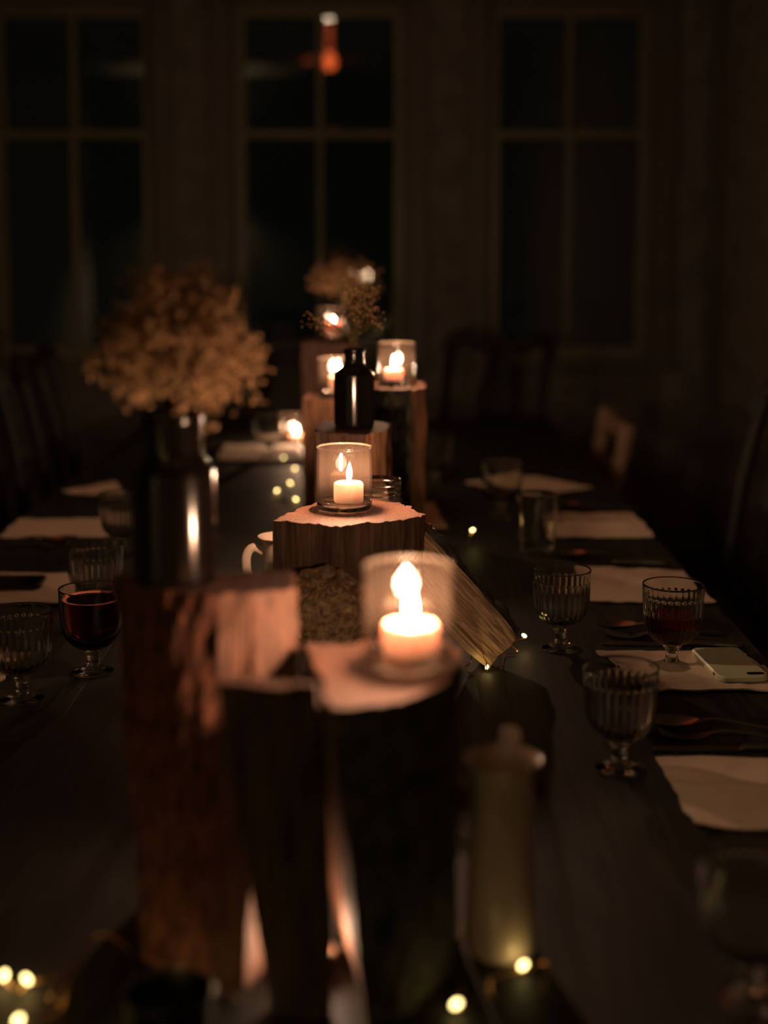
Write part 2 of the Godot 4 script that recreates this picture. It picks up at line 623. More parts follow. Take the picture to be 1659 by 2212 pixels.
func chairs() -> void:
	# two on the left side of the table, one on the right, two at the far end
	var c := make_dark_chair("dark dining chair on the left side, farther of the two, behind the flower bouquet")
	c.position = Vector3(-0.80, 0, -4.4)
	c.rotation.y = PI / 2
	dup(c, "dark dining chair on the left side, nearer of the two, cut by the left edge", Vector3(-0.80, 0, -3.74), PI / 2)
	dup(c, "dark dining chair against the right wall side, cut by the right edge", Vector3(0.63, 0, -3.19), -PI / 2)
	dup(c, "dark curved-back chair at the far table end, turned, right of the tall candle block", Vector3(0.26, 0, -4.93), deg_to_rad(-34))
	dup(c, "dark dining chair at the head of the table, mostly hidden behind the candles and flowers", Vector3(-0.31, 0, -4.84), deg_to_rad(6))
	var t := thing("ladder_chair", "low pale wooden ladder-back chair on the right side of the table", "chair", Vector3(0.53, 0, -4.35), -PI / 2)
	obj("seat", box_mesh(Vector3(0.42, 0.025, 0.34), 0.006), M.pale_chair, t, Vector3(0, 0.40, 0))
	for s in [-1, 1]:
		obj("front_leg", box_mesh(Vector3(0.035, 0.39, 0.035), 0.005), M.pale_chair, t, Vector3(s * 0.185, 0.195, 0.14))
		var bp := [Vector3(s * 0.19, 0, -0.155), Vector3(s * 0.19, 0.4, -0.115), Vector3(s * 0.195, 0.58, -0.145), Vector3(s * 0.2, 0.80, -0.19)]
		obj("back_post", sweep(curve(bp, 4), 0.011, 0.021, 8, Vector3(1, 0, 0), 0.85), M.pale_chair, t)
		obj("side_stretcher", box_mesh(Vector3(0.018, 0.025, 0.26), 0.003), M.pale_chair, t, Vector3(s * 0.186, 0.17, 0.0))
	for q in [[0.755, -0.182, 0.035], [0.63, -0.155, 0.03], [0.52, -0.134, 0.026]]:
		var sl := []
		for k in 9:
			var u := -1.0 + k * 0.25
			sl.append(Vector3(u * 0.19, q[0], q[1] - 0.02 * (1.0 - u * u)))
		obj("back_slat", sweep(sl, q[2], 0.006, 8, Vector3(0, 1, 0), 0.85), M.pale_chair, t)


# ------------------------------------------------------------------ firewood blocks
func log_point(r: Array, v: float, kd: String, c: Vector2, tall: float, nz: FastNoiseLite, rough: float, slope: Vector2) -> Vector3:
	var y := lerpf(0.0, tall, v)
	var q: Vector2 = r[1].lerp(r[0], pow(v, 0.55) if rough > 2.0 else v)
	var w := Vector3(q.x + c.x, y, q.y + c.y)
	var d := 0.0
	if kd == "b":
		d = 0.0028 * nz.get_noise_3d(w.x * 60, w.y * 22, w.z * 60) + 0.003 * nz.get_noise_3d(w.x * 18, w.y * 8, w.z * 18)
	else:
		d = 0.0022 * nz.get_noise_3d(w.x * 90, w.y * 4, w.z * 90) + 0.004 * nz.get_noise_3d(w.x * 22, w.y * 5, w.z * 22)
	q += r[2] * d * 1.6 * rough
	y += 0.0035 * maxf(0.0, v * 12.0 - 11.0) * nz.get_noise_3d(w.x * 110, 3.0, w.z * 110)
	return Vector3(q.x, y + v * (q.x * slope.x + q.y * slope.y), q.y)


# plan: points [x, z] round the block as seen from above; kinds: what each side is ("b" bark, "s" split wood, "d" dark split wood, "m" split wood coloured as lit)
func wood_block(called: String, label: String, plan: Array, kinds: String, y0: float, y1: float, sd: int, foot := [], bark: Material = null, rough := 1.0, slope := Vector2.ZERO, category := "firewood", group := "split logs standing on end along the table") -> Node3D:
	var c := Vector2.ZERO
	for q in plan:
		c += Vector2(q[0], q[1])
	c /= plan.size()
	var t := thing(called, label, category, Vector3(c.x, y0, c.y), 0.0, group)
	var area := 0.0
	for i in plan.size():
		var a = plan[i]
		var b = plan[(i + 1) % plan.size()]
		area += a[0] * b[1] - b[0] * a[1]
	var nz := noise(sd, 1.0, 4)
	var rows := int(ceil((y1 - y0) / 0.009)) + 1
	# ring points with their side
	var ring := []
	for i in plan.size():
		var a := Vector2(plan[i][0], plan[i][1]) - c
		var b := Vector2(plan[(i + 1) % plan.size()][0], plan[(i + 1) % plan.size()][1]) - c
		var fa := a
		var fb := b
		if foot:
			fa = Vector2(foot[i][0], foot[i][1]) - c
			fb = Vector2(foot[(i + 1) % plan.size()][0], foot[(i + 1) % plan.size()][1]) - c
		var n := maxi(3, int((b - a).length() / 0.006))
		var d := (b - a).normalized()
		var out := Vector2(d.y, -d.x) * (1.0 if area > 0 else -1.0)
		for k in n:
			var u := float(k) / n
			var bow := 0.0
			if kinds[i] == "b":
				bow = (b - a).length() * 0.10 * 4.0 * u * (1.0 - u)
			ring.append([a.lerp(b, u) + out * bow, fa.lerp(fb, u) + out * bow, out, i])
	var names := {"b": ["bark", bark if bark else M.bark], "s": ["split_face", M.split], "d": ["split_face", M.split_dark], "p": ["split_face", M.split_pale], "m": ["split_face", M.split_lit]}
	var n := ring.size()
	for i in plan.size():
		var mb := MB.new()
		var cols := []
		for j in n:
			if ring[j][3] == i:
				cols.append(j)
		cols.append((cols[cols.size() - 1] + 1) % n)
		var ids := []
		for j in cols:
			var col := []
			for r in rows:
				col.append(mb.p(log_point(ring[j], float(r) / (rows - 1), kinds[ring[j][3]], c, y1 - y0, nz, rough, slope)))
			ids.append(col)
		for a in cols.size() - 1:
			for r in rows - 1:
				if area > 0:
					mb.quad(ids[a][r], ids[a][r + 1], ids[a + 1][r + 1], ids[a + 1][r])
				else:
					mb.quad(ids[a][r], ids[a + 1][r], ids[a + 1][r + 1], ids[a][r + 1])
		obj(names[kinds[i]][0], mb.mesh(40), names[kinds[i]][1], t)
	var top := MB.new()
	var rings := 9
	var prev := []
	for k in rings:
		var u := 1.0 - float(k) / rings
		var row := []
		for j in n:
			var q: Vector3 = log_point(ring[j], 1.0, kinds[ring[j][3]], c, y1 - y0, nz, rough, slope)
			var g := Vector3(q.x * u, 0, q.z * u)
			g.y = y1 - y0 + g.x * slope.x + g.z * slope.y
			if k > 0:
				g.y += 0.0009 * nz.get_noise_3d((g.x + c.x) * 300, 7.0, (g.z + c.y) * 300)
			else:
				g = q
			row.append(top.p(g))
		if k > 0:
			for j in n:
				var j2 := (j + 1) % n
				if area > 0:
					top.quad(prev[j], row[j], row[j2], prev[j2])
				else:
					top.quad(prev[j], prev[j2], row[j2], row[j])
		prev = row
	var mid := top.p(Vector3(0, y1 - y0, 0))
	for j in n:
		if area > 0:
			top.tri(prev[j], mid, prev[(j + 1) % n])
		else:
			top.tri(prev[j], prev[(j + 1) % n], mid)
	obj("sawn_top", top.mesh(40), M.saw, t)
	return t


func blocks() -> void:
	wood_block("split_log", "tall dark bark log at front left with the brown bottle of flowers on it", [[-0.242, -1.245], [-0.20, -1.21], [-0.142, -1.192], [-0.108, -1.196], [-0.076, -1.214], [-0.085, -1.275], [-0.225, -1.285]], "bbsssdb", TOP, 1.042, 101, [[-0.205, -1.13], [-0.178, -1.10], [-0.137, -1.078], [-0.112, -1.072], [-0.084, -1.114], [-0.09, -1.25], [-0.20, -1.26]], M.bark_red)
	wood_block("split_log", "dark bark slab standing at the very front, left of the candle's log", [[-0.126, -1.036], [-0.085, -1.024], [-0.047, -1.028], [-0.049, -1.038], [-0.12, -1.046]], "ddddd", TOP, 1.014, 102, [[-0.088, -1.036], [-0.07, -1.026], [-0.040, -1.03], [-0.042, -1.042], [-0.084, -1.048]])
	wood_block("split_log", "dark split log at the front with the nearest candle glass on it", [[-0.067, -1.185], [-0.038, -1.018], [0.032, -1.052], [0.056, -1.110], [0.052, -1.20]], "sbbbd", TOP, 1.0, 103, [[-0.038, -1.17], [-0.014, -1.02], [0.032, -1.055], [0.053, -1.112], [0.05, -1.19]])
	wood_block("split_log", "split log block in the middle, in focus, carrying the candle glass", [[-0.142, -1.772], [-0.095, -1.752], [-0.053, -1.732], [-0.035, -1.748], [0.038, -1.79], [0.052, -1.815], [0.02, -1.90], [-0.055, -1.93], [-0.10, -1.88]], "ddddsddss", TOP, 0.99, 104, [], null, 1.3)
	wood_block("split_log", "split log, its rounded side coloured as candle-lit, carrying the dark bottle of small flowers", [[-0.112, -2.30], [-0.03, -2.28], [0.004, -2.33], [0.012, -2.42], [-0.03, -2.46], [-0.11, -2.45]], "dmmsdd", TOP, 1.03, 105)
	wood_block("split_log", "tallest narrow bark log at right rear with a candle glass on it", [[-0.024, -2.71], [0.052, -2.69], [0.08, -2.73], [0.078, -2.83], [-0.02, -2.84]], "bmsdd", TOP, 1.06, 106)
	wood_block("split_log", "pale split log left behind the bottle, with a half hidden candle", [[-0.172, -3.02], [-0.07, -3.0], [-0.05, -3.1], [-0.17, -3.11]], "mdds", TOP, 1.005, 107)
	wood_block("split_log", "farthest tall split log under the dim candle glass", [[-0.207, -3.56], [-0.10, -3.55], [-0.06, -3.6], [-0.07, -3.72], [-0.2, -3.71]], "dsddd", TOP, 1.085, 108)
	wood_block("split_log", "short log hidden behind the middle block, carrying the threaded jar", [[-0.045, -2.00], [0.035, -1.985], [0.055, -2.05], [0.03, -2.10], [-0.05, -2.10]], "bbsdd", TOP, 0.91, 109)
	wood_block("split_log", "squat dark log under the speckled rock", [[-0.115, -1.675], [-0.01, -1.66], [0.0, -1.705], [-0.06, -1.722], [-0.118, -1.715]], "bbddd", TOP, 0.852, 110)
	# the piece of firewood that leans on the middle block
	var ax := Vector3(-0.150, 0.165, 0.055)
	var L := ax.length() - 0.02
	var t := wood_block("leaning_log", "pale split piece of firewood leaning against the middle block", [[-0.040, -0.020], [0.036, -0.026], [0.042, -0.002], [0.028, 0.016], [-0.042, 0.022]], "dbbpp", 0.0, L, 111, [[-0.040, -0.020], [0.020, -0.024], [0.026, -0.002], [0.014, 0.014], [-0.042, 0.020]], null, 2.4, Vector2.ZERO, "firewood", "")
	var yv := ax.normalized()
	var nv := Vector3(-0.05, 0.35, 0.93)
	nv = (nv - yv * nv.dot(yv)).normalized()
	t.transform = Transform3D(Basis(yv.cross(nv), yv, nv), Vector3(0.174, TOP + 0.033, -1.957))
	# speckled rock
	var mb := MB.new()
	var nz := noise(51, 1.0, 4)
	var R := 26
	var S := 40
	var rows := []
	for i in R + 1:
		var row := []
		for j in S:
			var ph := PI * i / R
			var d := Vector3(sin(ph) * cos(TAU * j / S), cos(ph), sin(ph) * sin(TAU * j / S))
			var q := d
			for pl in [Vector3(0.3, 0.95, 0.2), Vector3(0.75, 0.62, 0.3), Vector3(-0.95, 0.2, 0.3), Vector3(-0.5, 0.75, 0.4), Vector3(0.1, 0.15, 1.0), Vector3(0.0, -1.0, 0.1), Vector3(0.9, -0.1, 0.4), Vector3(-0.2, 0.3, -0.9)]:
				var m: Vector3 = pl.normalized()
				var over := q.dot(m) - 0.74
				if over > 0:
					q -= m * over
			q += d * (0.16 * nz.get_noise_3dv(d * 2.6) + 0.06 * nz.get_noise_3dv(d * 14.0))
			row.append(mb.p(Vector3(q.x * 0.066, q.y * 0.058, q.z * 0.03)))
		rows.append(row)
	for i in R:
		for j in S:
			mb.quad(rows[i][j], rows[i][(j + 1) % S], rows[i + 1][(j + 1) % S], rows[i + 1][j])
	var o := obj("rock", mb.mesh(35), M.rock, null, Vector3(-0.066, 0.893, -1.69))
	o.rotation.z = deg_to_rad(-14)
	tag(o, "rough dark speckled rock in front of the middle log block", "rock")


# ------------------------------------------------------------------ candles
func make_votive(label: String) -> Node3D:
	var t := thing("candle_glass", label, "candle holder", Vector3.ZERO, 0.0, "clear candle glasses")
	var r := 0.0365
	var h := 0.083
	var wall := [Vector2(r - 0.0035, 0.0125), Vector2(r - 0.0005, 0.011), Vector2(r, 0.016), Vector2(r, h - 0.001), Vector2(r - 0.0008, h), Vector2(r - 0.0022, h), Vector2(r - 0.003, h - 0.001), Vector2(r - 0.0032, 0.016), Vector2(r - 0.0036, 0.0128)]
	obj("wall", lathe(wall, 64, 40), M.thin_glass, t)
	var base := [Vector2(0, 0.0012), Vector2(0.022, 0.001), Vector2(0.0285, 0.0)]
	base += curve([Vector2(0.0295, 0.0), Vector2(0.034, 0.002), Vector2(0.0362, 0.007), Vector2(r - 0.0001, 0.0115)], 3)
	base += [Vector2(r - 0.003, 0.0125), Vector2(0.024, 0.0105), Vector2(0, 0.0098)]
	obj("base", lathe(base, 64, 40), M.glass, t)
	var rim := []
	for k in 9:
		rim.append(Vector2(r - 0.0016 - 0.0014 * cos(TAU * k / 8), h + 0.0002 - 0.0014 * sin(TAU * k / 8)))
	obj("rim", lathe(rim, 64, 180), M.lit_rim_glass, t)
	return t


func make_candle(label: String, r: float, h: float, fh: float, energy: float, lean := 0.0, core := 0.3) -> Node3D:
	var t := thing("candle", label, "candle", Vector3.ZERO, 0.0, "lit candles in glasses")
	var prof := [Vector2(0, 0), Vector2(r * 0.97, 0), Vector2(r, 0.002), Vector2(r, h - 0.003), Vector2(r - 0.001, h - 0.001), Vector2(r - 0.003, h)]
	prof += [Vector2(r * 0.6, h - 0.0012), Vector2(r * 0.2, h - 0.0016), Vector2(0, h - 0.0016)]
	var wax := obj("wax", lathe(prof, 40, 50), M.wax, t)
	obj("wick", sweep([Vector3(0, h - 0.003, 0), Vector3(0.0003, h + 0.003, 0), Vector3(0.001 + lean * 0.003, h + 0.006, 0)], 0.0006, 0.0006, 6), M.wick, wax)
	var fl := []
	for q in [[0.0, 0.0], [0.0022, 0.001], [0.0036, 0.15], [0.0043, 0.30], [0.0040, 0.48], [0.0030, 0.66], [0.0016, 0.85], [0.0, 1.0]]:
		fl.append(Vector2(q[0] * fh / 0.026, q[1] * fh))
	var fp := curve(fl, 4)
	for k in fp.size():
		fp[k].x = maxf(fp[k].x, 0.0)
	var flame := obj("flame", lathe(fp, 16, 180), M.flame, t, Vector3(lean * 0.002, h + 0.003, 0))
	flame.rotation.z = -lean * 0.12
	# the flame's light has the flame's size: four upright panels back to back inside it
	lamp("flame_core", t, Vector3(lean * 0.002, h + 0.003 + fh * 0.42, 0), energy * core, FIRE, 0.004)
	for k in 4:
		var a := AreaLight3D.new()
		a.name = "flame_light"
		a.area_size = Vector2(fh * 0.22, fh * 0.8)
		a.area_normalize_energy = true
		a.light_color = FIRE
		a.light_energy = energy * 0.8 * (1.0 - core)
		a.area_range = 12.0
		a.area_attenuation = 2.0
		a.shadow_enabled = true
		t.add_child(a, true)
		a.rotation.y = PI / 4 + PI / 2 * k
		a.position = Vector3(lean * 0.002, h + 0.004 + fh * 0.45, 0) - a.basis.z * 0.0004
	return t


func candles() -> void:
	var v := make_votive("nearest clear candle glass, blurred, on the front log")
	v.position = Vector3(0.0195, 1.0, -1.120)
	var c := make_candle("lit candle in the nearest glass, large and out of focus", 0.0225, 0.026, 0.027, 0.10)
	c.position = Vector3(0.0215, 1.0115, -1.118)
	dup(v, "sharp clear candle glass on the middle log block", Vector3(-0.052, 0.9905, -1.845), 0.5)
	c = make_candle("lit candle in the sharp glass on the middle log block", 0.0195, 0.026, 0.0235, 0.14, 0.3, 0.01)
	c.position = Vector3(-0.0465, 1.002, -1.841)
	dup(v, "clear candle glass on the tall bark log at right rear", Vector3(0.025, 1.060, -2.762), 1.0)
	c = make_candle("lit candle in the glass on the tall bark log at right rear", 0.0185, 0.022, 0.024, 0.085)
	c.position = Vector3(0.019, 1.0715, -2.755)
	dup(v, "candle glass on the pale log, half hidden by the dark bottle", Vector3(-0.105, 1.005, -3.055), 1.4)
	c = make_candle("lit candle half hidden by the dark bottle", 0.0215, 0.034, 0.026, 0.085, 0.0, 0.05)
	c.position = Vector3(-0.097, 1.0165, -3.055)
	dup(v, "farthest candle glass behind the small flowers", Vector3(-0.135, 1.085, -3.63), 2.0)
	c = make_candle("lit candle in the farthest glass behind the small flowers", 0.021, 0.036, 0.011, 0.014)
	c.position = Vector3(-0.129, 1.0965, -3.63)
	dup(v, "low candle glass standing on the table at far left", Vector3(-0.262, TOP, -4.12), 2.6)
	c = make_candle("lit candle low on the table at far left", 0.020, 0.016, 0.022, 0.065, 0.0, 0.1)
	c.position = Vector3(-0.256, TOP + 0.0115, -4.12)
	c = make_candle("unseen low tea light between the front logs, placed to light the gap between them", 0.0185, 0.014, 0.018, UNSEEN_TEA)
	c.position = Vector3(-0.058, TOP + 0.001, -1.105)  # unseen tea light, lights the log sides along the gap
	obj("cup", lathe([Vector2(0, -0.001), Vector2(0.0192, -0.001), Vector2(0.0196, 0.0), Vector2(0.0198, 0.0155), Vector2(0.0194, 0.0155), Vector2(0.0192, 0.0), Vector2(0, 0)], 32, 40), M.steel, c)


# ------------------------------------------------------------------ glassware
func make_goblet(label: String, ribs: bool, r := 0.0425) -> Node3D:
	var t := thing("goblet", label, "goblet", Vector3.ZERO, 0.0, "footed drinking glasses")
	var k := r / 0.0425
	var outer := curve([Vector2(0.0105, 0.0345), Vector2(0.0165, 0.0355), Vector2(0.027, 0.0415), Vector2(0.0355, 0.052), Vector2(0.0395, 0.064), Vector2(0.0412, 0.08), Vector2(0.0418, 0.096), Vector2(0.0420, 0.101), Vector2(0.0422, 0.108), Vector2(0.0425, 0.1185)], 5)
	var inner := curve([Vector2(0.0406, 0.1186), Vector2(0.0402, 0.108), Vector2(0.0397, 0.096), Vector2(0.0386, 0.08), Vector2(0.0366, 0.065), Vector2(0.032, 0.0545), Vector2(0.022, 0.0455), Vector2(0.008, 0.042), Vector2(0.0, 0.0418)], 4)
	var prof := [Vector2(0, 0.0345)]
	prof += outer
	prof.append(Vector2(0.0422, 0.1196))
	prof.append(Vector2(0.0410, 0.1196))
	prof += inner
	var n_out := outer.size()
	for i in prof.size():
		prof[i] = Vector2(maxf(prof[i].x, 0.0) * k, prof[i].y)
	var flutes := []
	for i in prof.size():
		var q: Vector2 = prof[i]
		var deep := 0.0
		if ribs and i <= n_out and q.x > 0.016 * k:
			deep = 0.0011 * clampf((0.1035 - q.y) / 0.003, 0.0, 1.0)
		flutes.append(deep)
	obj("bowl", lathe(prof, 168 if ribs else 72, 60, flutes), M.glass, t)
	var stem := [Vector2(0, 0.0105), Vector2(0.011, 0.0105)]
	stem += curve([Vector2(0.0105, 0.0115), Vector2(0.0088, 0.016), Vector2(0.0086, 0.021), Vector2(0.0092, 0.0265), Vector2(0.0118, 0.0295), Vector2(0.0135, 0.0325)], 4)
	stem += [Vector2(0.0128, 0.0343), Vector2(0.0, 0.0343)]
	obj("stem", lathe(stem, 48, 60), M.glass, t)
	var foot := [Vector2(0, 0.0018), Vector2(0.02, 0.0008), Vector2(0.0255, 0.0)]
	foot += curve([Vector2(0.0282, 0.0006), Vector2(0.0288, 0.002), Vector2(0.0275, 0.0036), Vector2(0.021, 0.0058), Vector2(0.0145, 0.0088), Vector2(0.0112, 0.0103)], 3)
	foot.append(Vector2(0, 0.0103))
	obj("foot", lathe(foot, 60, 60), M.glass, t)
	return t


func drink(label: String, level: float, at: Vector3, foam := false) -> void:
	var t := thing("red_drink", label, "drink", at, 0.0, "red drinks in goblets")
	var pts := [Vector2(0.0, 0.0416), Vector2(0.008, 0.0418), Vector2(0.0221, 0.0453), Vector2(0.0321, 0.0543), Vector2(0.0367, 0.065), Vector2(0.0387, 0.08), Vector2(0.0398, 0.096), Vector2(0.0403, 0.108)]
	var prof := []
	for q in curve(pts, 5):
		if q.y < level:
			prof.append(Vector2(maxf(q.x, 0.0) + 0.0001, q.y) if q.x > 0.0001 else Vector2(0, q.y))
	var r: float = prof[prof.size() - 1].x
	prof.append(Vector2(r + 0.0002, level))
	prof.append(Vector2(r * 0.9, level - 0.0006))
	prof.append(Vector2(0, level - 0.0007))
	obj("liquid", lathe(prof, 64, 50), M.red_drink, t)
	if foam:
		obj("foam", lathe([Vector2(r * 0.84, level), Vector2(r * 0.93, level - 0.0004), Vector2(r * 0.995, level + 0.0003), Vector2(r * 0.99, level + 0.0018), Vector2(r * 0.92, level + 0.0016), Vector2(r * 0.84, level)], 64, 180), M.foam, t)


func glassware() -> void:
	var g := make_goblet("empty ribbed goblet at front right beside the nearest cutlery", true)
	g.position = Vector3(0.266, TOP, -1.547)
	dup(g, "empty ribbed goblet right of the leaning wood, brightly glinting", Vector3(0.258, TOP, -2.019), 0.2)
	dup(g, "ribbed goblet half full of red drink beside the pale phone", Vector3(0.399, TOP + 0.0035, -1.916), 0.4)
	drink("red drink in the goblet beside the pale phone", 0.077, Vector3(0.399, TOP + 0.0035, -1.916))
	dup(g, "blurred goblet in the bottom right corner", Vector3(0.288, TOP, -1.055), 0.6)
	dup(g, "empty ribbed goblet at the left edge of the picture", Vector3(-0.470, TOP, -1.788), 0.8)
	dup(g, "ribbed goblet behind the full red drink on the left", Vector3(-0.452, TOP, -2.19), 0.1)
	dup(g, "goblet half hidden behind the brown flower bottle", Vector3(-0.494, TOP, -2.636), 0.3)
	var p := make_goblet("smooth goblet nearly full of red drink at front left", false, 0.0445)
	p.position = Vector3(-0.402, TOP, -1.907)
	drink("red drink with pink foam in the smooth goblet at front left", 0.104, Vector3(-0.402, TOP, -1.907), true)
	dup(p, "smooth goblet before the far right napkin", Vector3(0.252, TOP, -3.004))
	dup(p, "farthest goblet on the right, beside the tall bark log", Vector3(0.121, TOP, -3.408))
	dup(p, "far goblet on the left, beside the low candle", Vector3(-0.315, TOP, -3.86))
	var t := thing("tumbler", "tall clear straight tumbler before the right-hand napkins", "tumbler", Vector3(0.294, TOP, -2.676))
	var prof := [Vector2(0, 0.001), Vector2(0.028, 0.0)]
	prof += curve([Vector2(0.031, 0.001), Vector2(0.0325, 0.006), Vector2(0.0345, 0.03), Vector2(0.0375, 0.075), Vector2(0.039, 0.112)], 4)
	prof += [Vector2(0.0384, 0.1128), Vector2(0.0374, 0.112)]
	prof += curve([Vector2(0.0372, 0.11), Vector2(0.0357, 0.075), Vector2(0.0328, 0.03), Vector2(0.030, 0.0165), Vector2(0.0, 0.0145)], 4)
	obj("glass_body", lathe(prof, 72, 60), M.glass, t)
	# threaded jar behind the middle block with an unlit candle inside
	var j := thing("glass_jar", "small clear jar with screw-thread rim behind the sharp candle glass", "jar", Vector3(-0.006, 0.91, -2.04))
	var jp := [Vector2(0, 0.002), Vector2(0.028, 0.0)]
	jp += curve([Vector2(0.031, 0.0015), Vector2(0.0335, 0.006), Vector2(0.034, 0.03), Vector2(0.0338, 0.054), Vector2(0.032, 0.060), Vector2(0.0305, 0.0625)], 3)
	jp += [Vector2(0.0275, 0.0625)]
	jp += curve([Vector2(0.0290, 0.058), Vector2(0.0312, 0.05), Vector2(0.0314, 0.02), Vector2(0.030, 0.006), Vector2(0.0, 0.005)], 3)
	obj("glass_body", lathe(jp, 64, 60), M.glass_light, j)
	var sr := [Vector2(0.0275, 0.063), Vector2(0.030, 0.063)]
	for k in 25:
		sr.append(Vector2(0.0300 + 0.0019 * pow(sin(PI * k * 3.0 / 24.0), 2.0), 0.064 + 0.00095 * k))
	sr += [Vector2(0.0298, 0.0882), Vector2(0.0287, 0.0888), Vector2(0.0277, 0.0882), Vector2(0.0275, 0.063)]
	obj("screw_rim", lathe(sr, 64, 60), M.glass, j)
	var ca := thing("pillar_candle", "pale candle stub inside the threaded jar", "candle", Vector3(-0.012, 0.9155, -2.04))
	var stub := obj("wax", lathe([Vector2(0, 0), Vector2(0.0185, 0), Vector2(0.019, 0.001), Vector2(0.019, 0.058), Vector2(0.018, 0.060), Vector2(0.006, 0.0588), Vector2(0, 0.0585)], 40, 50), M.wax, ca)
	obj("wick", sweep([Vector3(0, 0.057, 0), Vector3(0.0004, 0.063, 0), Vector3(0.0012, 0.067, 0)], 0.0006, 0.0006, 6), M.wick, stub)
	# small tin-rimmed glass at the bottom edge
	var bt := thing("tin_cup", "low shiny metal cup at the bottom left edge", "cup", Vector3(-0.158, TOP, -0.985))
	obj("cup_body", lathe([Vector2(0, 0.001), Vector2(0.027, 0), Vector2(0.029, 0.002), Vector2(0.032, 0.04), Vector2(0.033, 0.046), Vector2(0.0338, 0.047), Vector2(0.033, 0.048), Vector2(0.032, 0.0465), Vector2(0.031, 0.04), Vector2(0.028, 0.004), Vector2(0, 0.003)], 48, 50), M.steel, bt)


# ------------------------------------------------------------------ bottles, flowers and jugs
func bottle(called: String, label: String, at: Vector3, prof_out: Array, wall: float, m: Material) -> Node3D:
	var t := thing(called, label, "bottle", at, 0.0, "bottles used as vases")
	var pts := curve(prof_out, 4)
	var prof := [Vector2(0, 0.002), Vector2(prof_out[0].x * 0.8, 0.0)]
	prof += pts
	var inner := []
	for q in pts:
		if q.y > 0.006:
			inner.append(Vector2(maxf(q.x - wall, 0.003), q.y))
	inner.reverse()
	prof += inner
	prof += [Vector2(inner[inner.size() - 1].x * 0.8, 0.005), Vector2(0, 0.005)]
	obj("bottle_body", lathe(prof, 64, 60), m, t)
	return t


func flowers(called: String, label: String, base: Vector3, centre: Vector3, rad: Vector3, n_heads: int, per: int, size: float, sd: int, spread := 0.018) -> void:
	var t := thing(called, label, "flowers", base, 0.0, "baby's breath bunches")
	var rng := RandomNumberGenerator.new()
	rng.seed = sd
	var nz := noise(sd, 1.0, 2)
	# one floret: a small rosette of petals
	var fm := MB.new()
	var up := fm.p(Vector3(0, 0.35, 0))
	var dn := fm.p(Vector3(0, -0.6, 0))
	var rim := []
	for k in 10:
		var a := TAU * k / 10
		var r := 1.0 if k % 2 == 0 else 0.55
		rim.append(fm.p(Vector3(cos(a) * r, 0.35 if k % 2 == 0 else 0.05, sin(a) * r)))
	for k in 10:
		fm.tri(up, rim[(k + 1) % 10], rim[k])
		fm.tri(dn, rim[k], rim[(k + 1) % 10])
	var fmesh := fm.mesh(60)
	var places := []
	var st := MB.new()
	for h in n_heads:
		var d := Vector3(rng.randfn(), rng.randfn(), rng.randfn()).normalized()
		if d.y < -0.75:
			d.y = -d.y
		var s := pow(rng.randf(), 0.42) * (0.92 + 0.22 * nz.get_noise_3dv(d * 2.2))
		var head := centre + Vector3(d.x * rad.x, d.y * rad.y, d.z * rad.z) * s - base
		var root := Vector3(rng.randf_range(-0.006, 0.006), -0.03, rng.randf_range(-0.006, 0.006))
		var neck := Vector3(root.x * 1.2, 0.015, root.z * 1.2)
		var mid := neck.lerp(head, 0.55) + Vector3(0, 0.10 * (head - neck).length(), 0)
		if h % 3 == 0:
			add_sweep(st, curve([root, neck, mid, head], 3), 0.0008, 0.0008, 5)
		else:
			add_sweep(st, curve([neck.lerp(mid, 0.6), mid.lerp(head, 0.5), head], 2), 0.0005, 0.0005, 4)
		for k in per:
			var o := Vector3(rng.randfn(), rng.randfn(), rng.randfn()) * spread
			var q := head + o
			var b := Basis.from_euler(Vector3(rng.randf() * TAU, rng.randf() * TAU, rng.randf() * TAU)).scaled(Vector3.ONE * size * rng.randf_range(0.6, 1.2))
			places.append(Transform3D(b, q))
			if k % 2 == 0:
				add_sweep(st, [head - o * 0.3, q], 0.0003, 0.0003, 3)
	obj("stems", st.mesh(180), M.stem, t).set_meta("kind", "stuff")
	var mm := MultiMesh.new()
	mm.transform_format = MultiMesh.TRANSFORM_3D
	mm.mesh = fmesh
	mm.instance_count = places.size()
	for i in places.size():
		mm.set_instance_transform(i, places[i])
	var mi := MultiMeshInstance3D.new()
	mi.name = "florets"
	mi.multimesh = mm
	mi.material_override = M.floret
	mi.set_meta("kind", "stuff")
	t.add_child(mi, true)


